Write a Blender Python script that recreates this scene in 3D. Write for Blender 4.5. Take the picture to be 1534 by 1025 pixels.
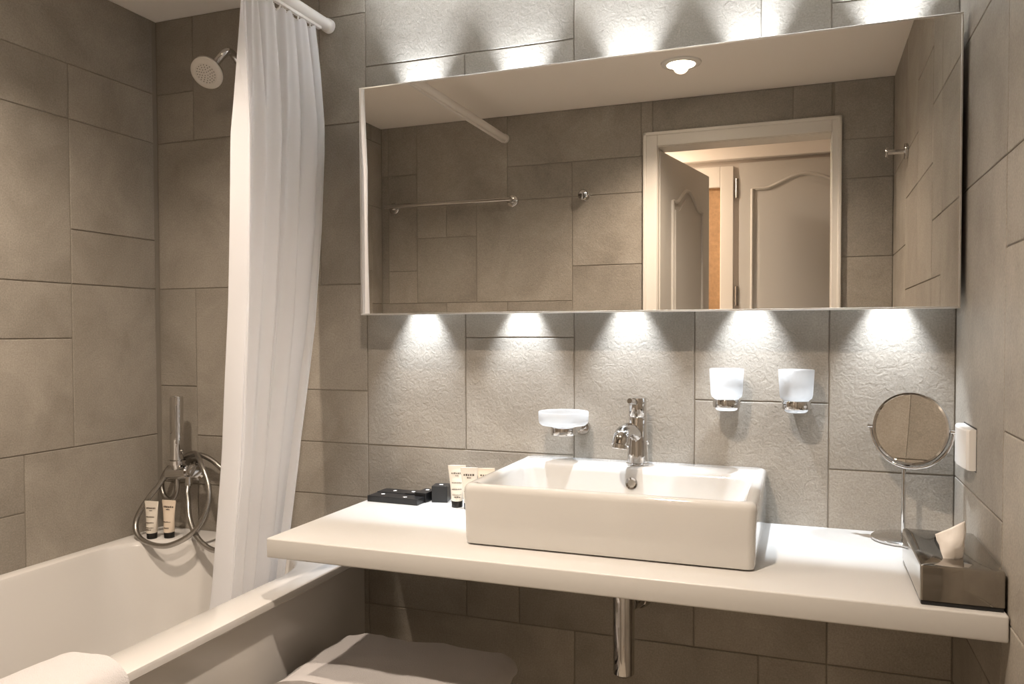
import bpy, bmesh, math, random
from mathutils import Vector, Matrix, noise
random.seed(7)
PI = math.pi
scene = bpy.context.scene
for o in list(bpy.data.objects):
    bpy.data.objects.remove(o)
C = scene.collection

# ------------------------------------------------------------------ camera
def look(yaw, pitch, roll):
    cy, sy, cp, sp = math.cos(yaw), math.sin(yaw), math.cos(pitch), math.sin(pitch)
    f = Vector((-sy*cp, cy*cp, sp)); r = Vector((cy, sy, 0)); u = r.cross(f)
    r2 = r*math.cos(roll)+u*math.sin(roll); u2 = u*math.cos(roll)-r*math.sin(roll)
    return r2, u2, f
cam_d = bpy.data.cameras.new('camera'); cam = bpy.data.objects.new('camera', cam_d); C.objects.link(cam)
R_, U_, F_ = look(math.radians(20.4436), math.radians(-1.4987), math.radians(-.161))
M = Matrix((R_, U_, -F_)).transposed().to_4x4(); M.translation = Vector((1.1983, -1.938, 1.2273))
cam.matrix_world = M
cam_d.sensor_width = 36; cam_d.lens = 1188.31*36/1534; cam_d.shift_y = 16.52/1534
cam_d.clip_start = 0.02; cam_d.clip_end = 50
scene.camera = cam
# ------------------------------------------------------------------ world, exposure
w = bpy.data.worlds.new('world'); scene.world = w; w.use_nodes = True
w.node_tree.nodes['Background'].inputs[0].default_value = (0.9, 0.85, 0.8, 1)
w.node_tree.nodes['Background'].inputs[1].default_value = 0.02
vs = scene.view_settings
vs.view_transform = 'Standard'; vs.look = 'None'; vs.gamma = 1; vs.use_curve_mapping = False
vs.exposure = 1.18
CEIL_W = 52.0      # warm recessed downlight in the middle of the room
TUB_W = 32.0       # warm recessed downlight above the tub
LED_W = 9.5        # each of the lamps below the mirror
LED_UP_W = 12.5     # each of the lamps above it
HALL_W = 12.0
WARM = (1.0, 0.84, 0.69); COOL = (0.84, 0.915, 1.0)

# ------------------------------------------------------------------ room dimensions
XL, XR, H, D, MY = -.6964, 1.4986, 2.1882, -1.6057, -.11
MOD = .15; GX, GZ = .0442, .0136
DX0, DX1, DZ = .608, 1.281, 1.998      # door opening
HALL_Y = -2.5; HALL_X0, HALL_X1, HALL_H = -.5, 2.3, 2.3

# ------------------------------------------------------------------ materials
MATS = {}
def nodes(name):
    m = bpy.data.materials.new(name); m.use_nodes = True
    return m, m.node_tree, m.node_tree.nodes['Principled BSDF']
def mat(name, col, rough=.5, metal=0, spec=.5, bump=0, bscale=80, coat=0, var=0, emit=None, estr=0):
    if name in MATS: return MATS[name]
    m, nt, b = nodes(name); N = nt.nodes.new; L = nt.links.new
    b.inputs['Base Color'].default_value = (*col, 1); b.inputs['Roughness'].default_value = rough
    b.inputs['Metallic'].default_value = metal; b.inputs['Specular IOR Level'].default_value = spec
    b.inputs['Coat Weight'].default_value = coat; b.inputs['Coat Roughness'].default_value = .05
    if var or bump:
        g = N('ShaderNodeNewGeometry'); n = N('ShaderNodeTexNoise'); n.inputs['Scale'].default_value = bscale
        n.inputs['Detail'].default_value = 4; L(g.outputs['Position'], n.inputs['Vector'])
        if var:
            r = N('ShaderNodeMixRGB'); r.inputs[1].default_value = (*[c*(1-var) for c in col], 1)
            r.inputs[2].default_value = (*[min(1, c*(1+var)) for c in col], 1)
            L(n.outputs['Fac'], r.inputs[0]); L(r.outputs[0], b.inputs['Base Color'])
        if bump:
            bp = N('ShaderNodeBump'); bp.inputs['Strength'].default_value = bump; bp.inputs['Distance'].default_value = .002
            L(n.outputs['Fac'], bp.inputs['Height']); L(bp.outputs[0], b.inputs['Normal'])
    if emit:
        b.inputs['Emission Color'].default_value = (*emit, 1); b.inputs['Emission Strength'].default_value = estr
    MATS[name] = m
    return m

def tile_mat():
    m, nt, b = nodes('stone_tile'); N = nt.nodes.new; L = nt.links.new
    g = N('ShaderNodeNewGeometry'); oi = N('ShaderNodeObjectInfo')
    add = N('ShaderNodeVectorMath'); add.operation = 'MULTIPLY_ADD'
    add.inputs[1].default_value = (1, 1, 1)
    off = N('ShaderNodeVectorMath'); off.operation = 'SCALE'; off.inputs[0].default_value = (7, 3, 11)
    L(oi.outputs['Random'], off.inputs['Scale'])
    L(g.outputs['Position'], add.inputs[0]); L(off.outputs[0], add.inputs[2])
    big = N('ShaderNodeTexNoise'); big.inputs['Scale'].default_value = 4.5; big.inputs['Detail'].default_value = 7
    big.inputs['Roughness'].default_value = .62; big.inputs['Distortion'].default_value = .5
    fine = N('ShaderNodeTexNoise'); fine.inputs['Scale'].default_value = 260; fine.inputs['Detail'].default_value = 3
    L(add.outputs[0], big.inputs['Vector']); L(g.outputs['Position'], fine.inputs['Vector'])
    cr = N('ShaderNodeValToRGB')
    cr.color_ramp.elements[0].position = .28; cr.color_ramp.elements[0].color = (.256, .228, .192, 1)
    cr.color_ramp.elements[1].position = .75; cr.color_ramp.elements[1].color = (.396, .361, .311, 1)
    L(big.outputs['Fac'], cr.inputs['Fac'])
    sp = N('ShaderNodeMapRange'); sp.inputs['From Min'].default_value = .25; sp.inputs['From Max'].default_value = .75
    sp.inputs['To Min'].default_value = .82; sp.inputs['To Max'].default_value = 1.16
    L(fine.outputs['Fac'], sp.inputs['Value'])
    pr = N('ShaderNodeMapRange'); pr.inputs['To Min'].default_value = .90; pr.inputs['To Max'].default_value = 1.10
    L(oi.outputs['Random'], pr.inputs['Value'])
    mu = N('ShaderNodeMath'); mu.operation = 'MULTIPLY'; L(sp.outputs[0], mu.inputs[0]); L(pr.outputs[0], mu.inputs[1])
    sc = N('ShaderNodeVectorMath'); sc.operation = 'SCALE'; L(cr.outputs[0], sc.inputs[0]); L(mu.outputs[0], sc.inputs['Scale'])
    L(sc.outputs[0], b.inputs['Base Color'])
    b.inputs['Roughness'].default_value = .5; b.inputs['Specular IOR Level'].default_value = .35
    rel = N('ShaderNodeTexNoise'); rel.inputs['Scale'].default_value = 58; rel.inputs['Detail'].default_value = 3
    rel.inputs['Distortion'].default_value = 1.6; rel.inputs['Roughness'].default_value = .45
    L(add.outputs[0], rel.inputs['Vector'])
    b1 = N('ShaderNodeBump'); b1.inputs['Strength'].default_value = .42; b1.inputs['Distance'].default_value = .0022
    L(rel.outputs['Fac'], b1.inputs['Height'])
    b2 = N('ShaderNodeBump'); b2.inputs['Strength'].default_value = .25; b2.inputs['Distance'].default_value = .0006
    L(fine.outputs['Fac'], b2.inputs['Height']); L(b1.outputs[0], b2.inputs['Normal'])
    L(b2.outputs[0], b.inputs['Normal'])
    return m
TILE = tile_mat()
GROUT = mat('grout', (.27, .24, .20), .9)
PLASTER = mat('ceiling_paint', (.92, .875, .82), .8, bump=.05, bscale=150)
WHITE = mat('white_lacquer', (.60, .585, .56), .32, bump=.02, bscale=300)
ACRYL = mat('white_acrylic', (.66, .64, .615), .14, coat=.3)
CERAM = mat('white_ceramic', (.62, .605, .58), .1, coat=.4)
CHROME = mat('chrome', (.62, .605, .59), .05, 1)
BRUSHED = mat('hose_metal', (.40, .38, .355), .26, 1, bump=.2, bscale=500)
MIRROR = mat('mirror_silver', (.84, .82, .79), 0.0, 1)
FRAME = mat('mirror_frame_metal', (.72, .70, .67), .3, 1)
DARK = mat('dark_interior', (.03, .028, .025), .7)
HOUSING = mat('lamp_housing', (.72, .72, .71), .5)
PAINT = mat('white_door_paint', (.72, .68, .62), .45, bump=.04, bscale=120)
GREYPAINT = mat('cream_door_paint', (.60, .575, .53), .5, bump=.04, bscale=120)
HALLWALL = mat('hall_wall_paint', (.62, .56, .50), .8)
CORK = mat('brown_panel', (.36, .215, .105), .7, bump=.3, bscale=60, var=.35)
FLOORM = mat('floor_stone', (.50, .45, .38), .45, var=.2, bscale=9)
BLACK = mat('black_card', (.012, .012, .013), .32)
WPRINT = mat('white_print', (.75, .75, .75), .5)
DPRINT = mat('dark_print', (.10, .075, .055), .6)
TUBE = mat('cream_plastic', (.78, .72, .63), .35)
CAP = mat('black_plastic', (.012, .011, .010), .3)
SWITCH = mat('white_plastic', (.82, .80, .77), .25)
SMOKE = mat('smoked_metal', (.40, .375, .34), .07, 1)
TISSUE = mat('tissue_paper', (.86, .82, .78), .85)
TOWEL = mat('white_terry', (.58, .555, .55), .95, spec=.1, bump=.8, bscale=420)
NOZZ = mat('nozzle_rubber', (.22, .2, .18), .6)
SHOWERW = mat('pearl_plastic', (.72, .68, .63), .25)
LENSW = mat('cool_lens', (1, 1, 1), .3, emit=COOL, estr=14)
LENSC = mat('warm_lens', (1, .95, .88), .3, emit=(1, .86, .68), estr=16)
RODM = mat('white_rod_enamel', (.80, .77, .735), .3)

def cloth_mat():
    m, nt, b = nodes('curtain_cloth'); N = nt.nodes.new; L = nt.links.new
    b.inputs['Base Color'].default_value = (.93, .935, .955, 1); b.inputs['Roughness'].default_value = .8
    b.inputs['Specular IOR Level'].default_value = .15
    tr = N('ShaderNodeBsdfTranslucent'); tr.inputs[0].default_value = (.94, .945, .965, 1)
    mx = N('ShaderNodeMixShader'); mx.inputs[0].default_value = .50
    out = nt.nodes['Material Output']
    L(b.outputs[0], mx.inputs[1]); L(tr.outputs[0], mx.inputs[2]); L(mx.outputs[0], out.inputs['Surface'])
    return m
CLOTH = cloth_mat()
def frost_mat():
    m, nt, b = nodes('frosted_glass'); N = nt.nodes.new; L = nt.links.new
    b.inputs['Base Color'].default_value = (.62, .62, .62, 1); b.inputs['Roughness'].default_value = .35
    tr = N('ShaderNodeBsdfTranslucent'); tr.inputs[0].default_value = (.78, .78, .78, 1)
    tp = N('ShaderNodeBsdfTransparent')
    m1 = N('ShaderNodeMixShader'); m1.inputs[0].default_value = .6
    m2 = N('ShaderNodeMixShader'); m2.inputs[0].default_value = .14
    L(b.outputs[0], m1.inputs[1]); L(tr.outputs[0], m1.inputs[2]); L(m1.outputs[0], m2.inputs[1]); L(tp.outputs[0], m2.inputs[2])
    L(m2.outputs[0], nt.nodes['Material Output'].inputs['Surface'])
    return m
FROST = frost_mat()

# ------------------------------------------------------------------ builders
def mesh(name, bm, m, smooth=False):
    bmesh.ops.recalc_face_normals(bm, faces=bm.faces[:])
    me = bpy.data.meshes.new(name); bm.to_mesh(me); bm.free()
    if m: me.materials.append(m)
    if smooth:
        for p in me.polygons: p.use_smooth = True
        try: me.set_sharp_from_angle(angle=math.radians(smooth if smooth is not True else 40))
        except Exception: pass
    return me
def root_loc(p):
    v = Vector()
    while p: v += p.location; p = p.parent
    return v
def obj(name, bm, m, parent=None, smooth=False, label=None, loc=None):
    """one mesh object; the geometry is given in room coordinates"""
    base = root_loc(parent) if parent else Vector(loc) if loc else Vector()
    bmesh.ops.translate(bm, verts=bm.verts[:], vec=-base)
    o = bpy.data.objects.new(name, mesh(name, bm, m, smooth)); C.objects.link(o)
    if parent: o.parent = parent
    elif loc: o.location = loc
    if label: o['label'] = label
    return o
def thing(name, label, cat, loc, group=None):
    o = bpy.data.objects.new(name, None); C.objects.link(o); o.location = loc; o.empty_display_size = .05
    tag(o, label, cat, group); return o
def tag(o, label, cat, group=None):
    o['label'] = label; o['category'] = cat
    if group: o['group'] = group
    return o
def struct(o, label=None):
    o['kind'] = 'structure'
    if label: o['label'] = label
    return o
def B(): return bmesh.new()
def box(bm, x0, x1, y0, y1, z0, z1, bev=0, seg=2):
    r = bmesh.ops.create_cube(bm, size=1)
    vs_ = r['verts']
    for v in vs_:
        v.co = Vector(((x0+x1)/2+v.co.x*(x1-x0), (y0+y1)/2+v.co.y*(y1-y0), (z0+z1)/2+v.co.z*(z1-z0)))
    if bev:
        es = {e for v in vs_ for e in v.link_edges}
        bmesh.ops.bevel(bm, geom=list(es), offset=bev, segments=seg, affect='EDGES', profile=.5)
    return bm
def rot_box(bm, c, size, rz, bev=0, z0=None):
    t = bmesh.new(); box(t, -size[0]/2, size[0]/2, -size[1]/2, size[1]/2, 0, size[2], bev)
    bmesh.ops.transform(t, matrix=Matrix.Translation(c) @ Matrix.Rotation(rz, 4, 'Z'), verts=t.verts[:])
    merge(bm, t); return bm
def merge(bm, t):
    me = bpy.data.meshes.new('tmp'); t.to_mesh(me); t.free(); bm.from_mesh(me); bpy.data.meshes.remove(me)
def frame_of(d):
    d = Vector(d).normalized(); a = Vector((0, 0, 1)) if abs(d.z) < .95 else Vector((1, 0, 0))
    s = a.cross(d).normalized(); return s, d.cross(s).normalized(), d
def lathe(bm, prof, origin=(0, 0, 0), axis=(0, 0, 1), n=32, cap0=True, cap1=True):
    """profile of (radius, distance along axis)"""
    s, t, d = frame_of(axis); o = Vector(origin); rings = []
    for r, h in prof:
        if r < 1e-6: rings.append([bm.verts.new(o+d*h)])
        else: rings.append([bm.verts.new(o+d*h+(s*math.cos(2*PI*i/n)+t*math.sin(2*PI*i/n))*r) for i in range(n)])
    for a, b in zip(rings, rings[1:]):
        if len(a) == 1 and len(b) == 1: continue
        for i in range(n):
            j = (i+1) % n
            if len(a) == 1: bm.faces.new((a[0], b[i], b[j]))
            elif len(b) == 1: bm.faces.new((a[i], a[j], b[0]))
            else: bm.faces.new((a[i], a[j], b[j], b[i]))
    if cap0 and len(rings[0]) > 1: bm.faces.new(rings[0])
    if cap1 and len(rings[-1]) > 1: bm.faces.new(rings[-1])
    return bm
def cyl(bm, a, b, r, n=24, bev=.0015):
    a, b = Vector(a), Vector(b); L = (b-a).length; e = min(bev, r*.5, L*.4)
    return lathe(bm, [(r-e, 0), (r, e), (r, L-e), (r-e, L)], a, b-a, n)
def spline(pts, k=8):
    P = [Vector(p) for p in pts]; out = []
    for i in range(len(P)-1):
        p0 = P[max(i-1, 0)]; p1 = P[i]; p2 = P[i+1]; p3 = P[min(i+2, len(P)-1)]
        for j in range(k):
            t = j/k
            out.append(.5*((2*p1)+(p2-p0)*t+(2*p0-5*p1+4*p2-p3)*t*t+(3*p1-p0-3*p2+p3)*t**3))
    out.append(P[-1]); return out
def tube(bm, pts, r, n=12, cap=True, radii=None):
    P = [Vector(p) for p in pts]; rings = []; s = None
    for i, p in enumerate(P):
        d = (P[min(i+1, len(P)-1)]-P[max(i-1, 0)]).normalized()
        if s is None: s, t, _ = frame_of(d)
        else:
            s = (s-d*s.dot(d)).normalized(); t = d.cross(s)
        rr = radii[i] if radii else r
        rings.append([bm.verts.new(p+(s*math.cos(2*PI*k/n)+t*math.sin(2*PI*k/n))*rr) for k in range(n)])
    for a, b in zip(rings, rings[1:]):
        for k in range(n): bm.faces.new((a[k], a[(k+1) % n], b[(k+1) % n], b[k]))
    if cap: bm.faces.new(rings[0]); bm.faces.new(rings[-1])
    return bm
def rr_pts(x0, x1, y0, y1, r, n=8):
    pts = []
    for cx, cy, a0 in ((x1-r, y1-r, 0), (x0+r, y1-r, PI/2), (x0+r, y0+r, PI), (x1-r, y0+r, 1.5*PI)):
        for i in range(n+1):
            a = a0+PI/2*i/n; pts.append((cx+r*math.cos(a), cy+r*math.sin(a)))
    return pts
def loft(bm, loops, cap0=True, cap1=True, n=8):
    """loops: (x0,x1,y0,y1,radius,z) rounded rectangles joined one to the next"""
    rings = [[bm.verts.new((p[0], p[1], l[5])) for p in rr_pts(*l[:5], n)] for l in loops]
    for a, b in zip(rings, rings[1:]):
        m_ = len(a)
        for k in range(m_): bm.faces.new((a[k], a[(k+1) % m_], b[(k+1) % m_], b[k]))
    if cap0: bm.faces.new(rings[0])
    if cap1: bm.faces.new(rings[-1])
    return bm
def prism(bm, poly, f0, f1):
    """poly of 2-D points mapped by f0 / f1 to the two end faces"""
    a = [bm.verts.new(f0(*p)) for p in poly]; b = [bm.verts.new(f1(*p)) for p in poly]
    for i in range(len(poly)):
        j = (i+1) % len(poly); bm.faces.new((a[i], a[j], b[j], b[i]))
    bm.faces.new(a); bm.faces.new(b); return bm
def fbm(x, y, z, s, oct_=3):
    return noise.fractal(Vector((x*s, y*s, z*s)), 1.0, 2.0, oct_)

# ================================================================== STRUCTURE
def slab(name, *b, m=GROUT, label=None):
    return struct(obj(name, box(B(), *b), m), label)
T = .008; REC = .0028
wall_back = slab('wall_back', XL-.1, XR+.1, REC, .12, -.05, H+.05)
wall_left = slab('wall_left', XL-.12, XL-REC, D-.0, REC, -.05, H+.05)
wall_right = slab('wall_right', XR+REC, XR+.12, D-.0, REC, -.05, H+.05)
bm = B()
box(bm, XL-.12, DX0, D-.10, D-REC, -.05, H+.05); box(bm, DX1, XR+.12, D-.10, D-REC, -.05, H+.05)
box(bm, DX0, DX1, D-.10, D-REC, DZ, H+.05)
wall_front = struct(obj('wall_front', bm, GROUT))
bm = B(); box(bm, XL-.12, XR+.12, D, .12, H, H+.1)
ceiling = struct(obj('ceiling', bm, PLASTER))
floor_ = slab('floor', XL-.12, XR+.12, D-.1, .12, -.06, 0, m=FLOORM)

def tile_mesh(w, h, cache={}):
    k = (round(w, 4), round(h, 4))
    if k in cache: return cache[k]
    g = .0013; b = .0016; bm = B()
    def ring(i, z): return [bm.verts.new((x, y, z)) for x, y in ((g+i, g+i), (w-g-i, g+i), (w-g-i, h-g-i), (g+i, h-g-i))]
    r0, r1, r2, r3 = ring(0, -REC-.001), ring(0, -b), ring(b*.35, -b*.35), ring(b, 0)
    for a, c in ((r0, r1), (r1, r2), (r2, r3)):
        for i in range(4): bm.faces.new((a[i], a[(i+1) % 4], c[(i+1) % 4], c[i]))
    bm.faces.new(r3)
    cache[k] = mesh('tile', bm, TILE, False)
    for p in cache[k].polygons: p.use_smooth = False
    return cache[k]

def tile_wall(parent, spec, kmin, kmax, k0, lo, hi, place, hole=None, rows=15, rnd=None):
    """spec rectangles (k0,k1,r0,r1) in 15 cm modules; the remainder is filled with the same family of sizes"""
    rnd = rnd or random.Random(3)
    occ = set(); rects = []
    def cells(r): return [(k, q) for k in range(r[0], r[1]) for q in range(r[2], r[3])]
    def put(r):
        c = cells(r)
        if any(x in occ for x in c): return False
        occ.update(c); rects.append(r); return True
    for r in spec:
        if not put(r): print('TILE CLASH', parent.name, r)
    for q in range(rows):
        for k in range(kmin, kmax):
            if (k, q) in occ: continue
            opts = [(2, 3), (2, 2), (3, 2), (2, 1), (4, 2), (1, 2), (2, 4)]; rnd.shuffle(opts)
            for w_, h_ in opts+[(1, 1)]:
                r = (k, min(k+w_, kmax), q, min(q+h_, rows))
                if put(r): break
    for a, b_, c, d in rects:
        u0, u1 = max(lo, k0+a*MOD), min(hi, k0+b_*MOD); v0, v1 = max(0, GZ+c*MOD), min(H, GZ+d*MOD)
        parts = [(u0, u1, v0, v1)]
        if hole:
            h0, h1, hz = hole; parts = []
            if u1 <= h0 or u0 >= h1 or v0 >= hz: parts = [(u0, u1, v0, v1)]
            else:
                if u0 < h0: parts.append((u0, h0, v0, v1))
                if u1 > h1: parts.append((h1, u1, v0, v1))
                if v1 > hz: parts.append((max(u0, h0), min(u1, h1), hz, v1))
        for p0, p1, q0, q1 in parts:
            if p1-p0 < .012 or q1-q0 < .012: continue
            o = bpy.data.objects.new('tile', tile_mesh(p1-p0, q1-q0)); C.objects.link(o); o.parent = parent
            o.matrix_local = place(p0, p1, q0, q1, rnd.uniform(-.0005, .0003))

# back wall
spec = [(-5,-4,13,15),(-5,-4,12,13),(-4,-2,12,15),(-5,-3,9,12),(-5,-4,7,9),(-5,-4,5,7),(-4,-2,6,9),(-4,-2,5,6),(-4,-2,4,5),
        (-2,-1,13,15),(-1,0,14,15),(-1,0,12,14),(-1,0,9,12),(-2,0,7,9),(-2,0,6,7),(-2,0,5,6),(-2,0,3,5),(-2,-1,9,13),
        (0,4,13,15),(0,2,9,13),(2,4,9,13),(0,2,6,9),(2,4,8,9),(2,4,6,8),(0,4,4,6),(4,7,11,15),(7,8,11,15),(8,10,13,15),(8,10,11,13),
        (4,6,5,9),(4,8,9,11),(6,8,7,9),(6,8,5,7),(8,10,6,11),(8,10,4,6),(0,2,3,4),(2,3,3,4),(3,6,3,4),(6,8,3,4),(8,10,3,4),
        (0,4,1,3),(4,7,1,3),(7,8,1,3),(8,10,1,3),(4,6,4,5),(6,8,4,5)]
tile_wall(wall_back, spec, -5, 10, GX, XL, XR,
          lambda a, b, c, d, e: Matrix(((1,0,0,a),(0,0,-1,-e),(0,1,0,c),(0,0,0,1))))
# left wall: k counts from the back corner into the room
spec = [(0,5,13,15),(0,2,12,13),(2,6,12,13),(0,2,10,12),(0,2,9,10),(0,2,6,9),(2,5,9,12),(2,5,8,9),(2,5,6,8),(0,3,4,6),(3,5,5,6),(3,5,4,5)]
tile_wall(wall_left, spec, 0, 12, -.015+.03, 0, -D,
          lambda a, b, c, d, e: Matrix(((0,0,1,XL+e),(1,0,0,-b),(0,1,0,c),(0,0,0,1))))
# right wall
spec = [(0,3,12,15),(0,3,10,12),(0,3,6,10),(0,3,4,6),(3,4,12,15),(3,4,10,12),(3,4,9,10),(3,4,7,9),(3,6,5,7),(4,6,13,15),(4,6,11,13),(4,6,9,11),(4,6,7,9),
        (6,8,12,15),(6,8,11,12),(6,8,9,11),(6,8,7,9),(8,11,12,15),(8,11,10,12),(8,11,8,10)]
tile_wall(wall_right, spec, 0, 11, 0, 0, -D,
          lambda a, b, c, d, e: Matrix(((0,0,-1,XR-e),(-1,0,0,-a),(0,1,0,c),(0,0,0,1))))
# wall with the door, seen in the mirror
spec = [(-6,-5,13,15),(-6,-5,9,13),(-5,-4,13,15),(-5,-4,12,13),(-5,-4,10,12),(-5,-4,9,10),(-4,-1,12,15),(-4,-3,11,12),(-3,-2,11,12),(-4,-2,9,11),(-2,1,9,12),
        (-6,-3,7,9),(-3,-1,7,9),(-1,1,7,9),(-1,3,13,15),(-1,1,12,13),(1,4,12,13),(1,4,10,12),(1,4,7,10),(3,7,13,15),(7,8,13,15),(8,10,13,15),(8,10,12,13),(8,10,10,12),(8,10,7,10)]
tile_wall(wall_front, spec, -6, 10, .0892, XL, XR,
          lambda a, b, c, d, e: Matrix(((-1,0,0,b),(0,0,1,D+e),(0,1,0,c),(0,0,0,1))), hole=(DX0-.02, DX1+.0, DZ+.03))

# door trim, jamb lining, door leaf, hall
bm = B(); aw = .058
for x0, x1 in ((DX0-aw, DX0), (DX1, DX1+.036)):
    box(bm, x0, x1, D-.002, D+.012, 0, DZ+aw, .003); 
box(bm, DX0, DX1, D-.002, D+.012, DZ, DZ+aw, .003)
box(bm, DX0-aw, DX0-aw+.014, D-.002, D+.019, 0, DZ+aw, .004); box(bm, DX1+.022, DX1+.036, D-.002, D+.019, 0, DZ+aw, .004)
box(bm, DX0-aw, DX1+.036, D-.002, D+.019, DZ+aw-.014, DZ+aw, .004)
trim1 = struct(obj('trim_1', bm, PAINT), 'white moulded architrave around the doorway seen in the mirror')
bm = B()
box(bm, DX0-.004, DX0+.002, D-.115, D-.001, 0, DZ+.002); box(bm, DX1-.002, DX1+.004, D-.115, D-.001, 0, DZ+.002); box(bm, DX0+.002, DX1-.002, D-.115, D-.001, DZ-.002, DZ+.004)
struct(obj('trim_2', bm, PAINT), 'white painted lining of the doorway')
def arch(x0, x1, z0, z1, rise, n=28, flat=.13):
    """cathedral-arched outline: straight shoulders sweeping up to a raised centre"""
    pts = [(x0, z0), (x1, z0)]
    for i in range(n+1):
        t = 1-i/n
        s = 0 if (t < flat or t > 1-flat) else .5-.5*math.cos(2*PI*(t-flat)/(1-2*flat))
        s = s**.7 if s > 0 else 0
        pts.append((x0+(x1-x0)*t, z1-rise+rise*s))
    return pts
def panel_door(name, p0, ang, width, height, thick, mats, panel, label, rise=.07):
    """leaf in its own frame: u along width from the hinge, v outwards from the visible face"""
    c, s = math.cos(ang), math.sin(ang)
    def f(v): return lambda u, z: Vector((p0[0]+c*u-s*v, p0[1]+s*u+c*v, p0[2]+z))
    bm = B(); prism(bm, [(0, 0), (width, 0), (width, height), (0, height)], f(0), f(-thick))
    d = struct(obj(name, bm, mats[0]), label)
    for i, (u0, u1, z0, z1) in enumerate(panel):
        a = arch(u0, u1, z0, z1, rise if i == 0 else 0)
        bm = B(); tube(bm, [f(.002)(*q) for q in a+a[:2]], .009, 8); obj('moulding', bm, mats[0], d)
        inner = arch(u0+.035, u1-.035, z0+.035, z1-.035, rise if i == 0 else 0)
        bm = B(); prism(bm, inner, f(.0), f(.006)); obj('raised_panel', bm, mats[0], d)
    return d, f
la = math.atan2(-2.29+1.635, .742-.615)
leaf, lf = panel_door('door_1', (.615, -1.635, .012), la, .66, 1.975, .035, [GREYPAINT], [(.14, .545, 1.02, 1.855), (.14, .545, .18, .90)],
                      'cream panelled door standing open into the hall, seen in the mirror')
bm = B(); cyl(bm, lf(0)(.60, 1.02), lf(.05)(.60, 1.02), .011); cyl(bm, lf(.045)(.605, 1.02), lf(.045)(.49, 1.02), .009)
obj('handle', bm, CHROME, leaf, True, 'chrome lever handle')

slab('wall_hall_far', HALL_X0, HALL_X1, HALL_Y-.1, HALL_Y, 0, HALL_H+.05, m=HALLWALL)
slab('wall_hall_left', HALL_X0-.1, HALL_X0, HALL_Y-.1, D-.10, 0, HALL_H+.05, m=HALLWALL)
slab('wall_hall_right', HALL_X1, HALL_X1+.1, HALL_Y-.1, D-.10, 0, HALL_H+.05, m=HALLWALL)
bm = B(); box(bm, HALL_X0, DX0-.01, D-.115, D-.10, 0, HALL_H); box(bm, DX1+.01, HALL_X1, D-.115, D-.10, 0, HALL_H); box(bm, DX0-.01, DX1+.01, D-.115, D-.10, DZ+.01, HALL_H)
struct(obj('wall_hall_near', bm, HALLWALL))
slab('floor_hall', HALL_X0, HALL_X1, HALL_Y, D-.1, -.06, 0, m=FLOORM)
slab('ceiling_hall', HALL_X0, HALL_X1, HALL_Y-.1, D-.1, HALL_H, HALL_H+.1, m=PLASTER)
d2, _ = panel_door('door_2', (.868, HALL_Y+.03, .02), 0, .632, 2.06, .028, [GREYPAINT], [(.065, .567, .95, 1.985), (.065, .567, .12, .84)],
               'cream cupboard door with an arched panel across the hall, seen in the mirror', rise=.06)
for z in (1.905, 1.36, .3):
    bm = B(); cyl(bm, (.857, HALL_Y+.030, z), (.857, HALL_Y+.030, z+.10), .0085); obj('hinge', bm, BRUSHED, d2, True)
bm = B()
for x0, x1, z0, z1 in ((.30, .40, 0, 2.07), (.775, .84, 0, 2.07), (.40, .775, 1.965, 2.07), (.40, .775, 0, .2)):
    box(bm, x0, x1, HALL_Y+.001, HALL_Y+.028, z0, z1, .003)
d3 = struct(obj('door_3', bm, PAINT), 'cream framed cupboard door with brown panel beside the arched one')
obj('panel', box(B(), .40, .775, HALL_Y+.001, HALL_Y+.008, .2, 1.965), CORK, d3, label='brown cork-like panel')
bm = B(); box(bm, HALL_X0, HALL_X1, HALL_Y+.001, HALL_Y+.05, 2.10, HALL_H, .004)
struct(obj('trim_3', bm, PLASTER), 'pale bulkhead above the hall cupboards')

# ================================================================== LAMPS
def spot(name, loc, rot, watt, size, blend, col, radius):
    l = bpy.data.lights.new(name, 'SPOT'); l.energy = watt; l.spot_size = math.radians(size); l.spot_blend = blend
    l.color = col; l.shadow_soft_size = radius
    o = bpy.data.objects.new(name, l); C.objects.link(o); o.location = loc; o.rotation_euler = rot; return o
def area(name, loc, watt, size, col, spread=180):
    l = bpy.data.lights.new(name, 'AREA'); l.shape = 'DISK'; l.size = size; l.energy = watt; l.color = col; l.spread = math.radians(spread)
    o = bpy.data.objects.new(name, l); C.objects.link(o); o.location = loc; return o
def downlight(lx, ly, watt, size, label, tilt=0):
    t = thing('ceiling_downlight', label, 'lamp', (lx, ly, H), 'recessed ceiling downlights')
    bm = B(); lathe(bm, [(.052, -.003), (.050, -.008), (.060, -.009), (.070, -.005), (.072, 0), (.05, 0), (.052, -.003)], (lx, ly, H), n=48, cap0=False, cap1=False); obj('bezel', bm, SWITCH, t, True)
    bm = B(); lathe(bm, [(0, -.0035), (.051, -.0035), (.051, -.001), (0, -.001)], (lx, ly, H), n=48); obj('lens', bm, LENSC, t, True)
    l_ = spot('downlight_lamp', (0, 0, 0), (tilt, 0, 0), watt, size, 1.0, WARM, .028); l_.parent = t; l_.location = (0, 0, -.012)
downlight(.768, -1.173, CEIL_W, 140, 'round recessed downlight glowing in the ceiling, reflected in the mirror', math.radians(3))
downlight(-.24, -.78, TUB_W, 130, 'round recessed downlight in the ceiling above the bathtub')
t = thing('hall_ceiling_lamp', 'flush round ceiling lamp of the hall beyond the door', 'lamp', (.12, -2.08, HALL_H))
bm = B(); lathe(bm, [(.10, 0), (.11, -.01), (.11, -.03), (.10, -.035)], (.12, -2.08, HALL_H), n=40); obj('rim', bm, SWITCH, t, True)
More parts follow.
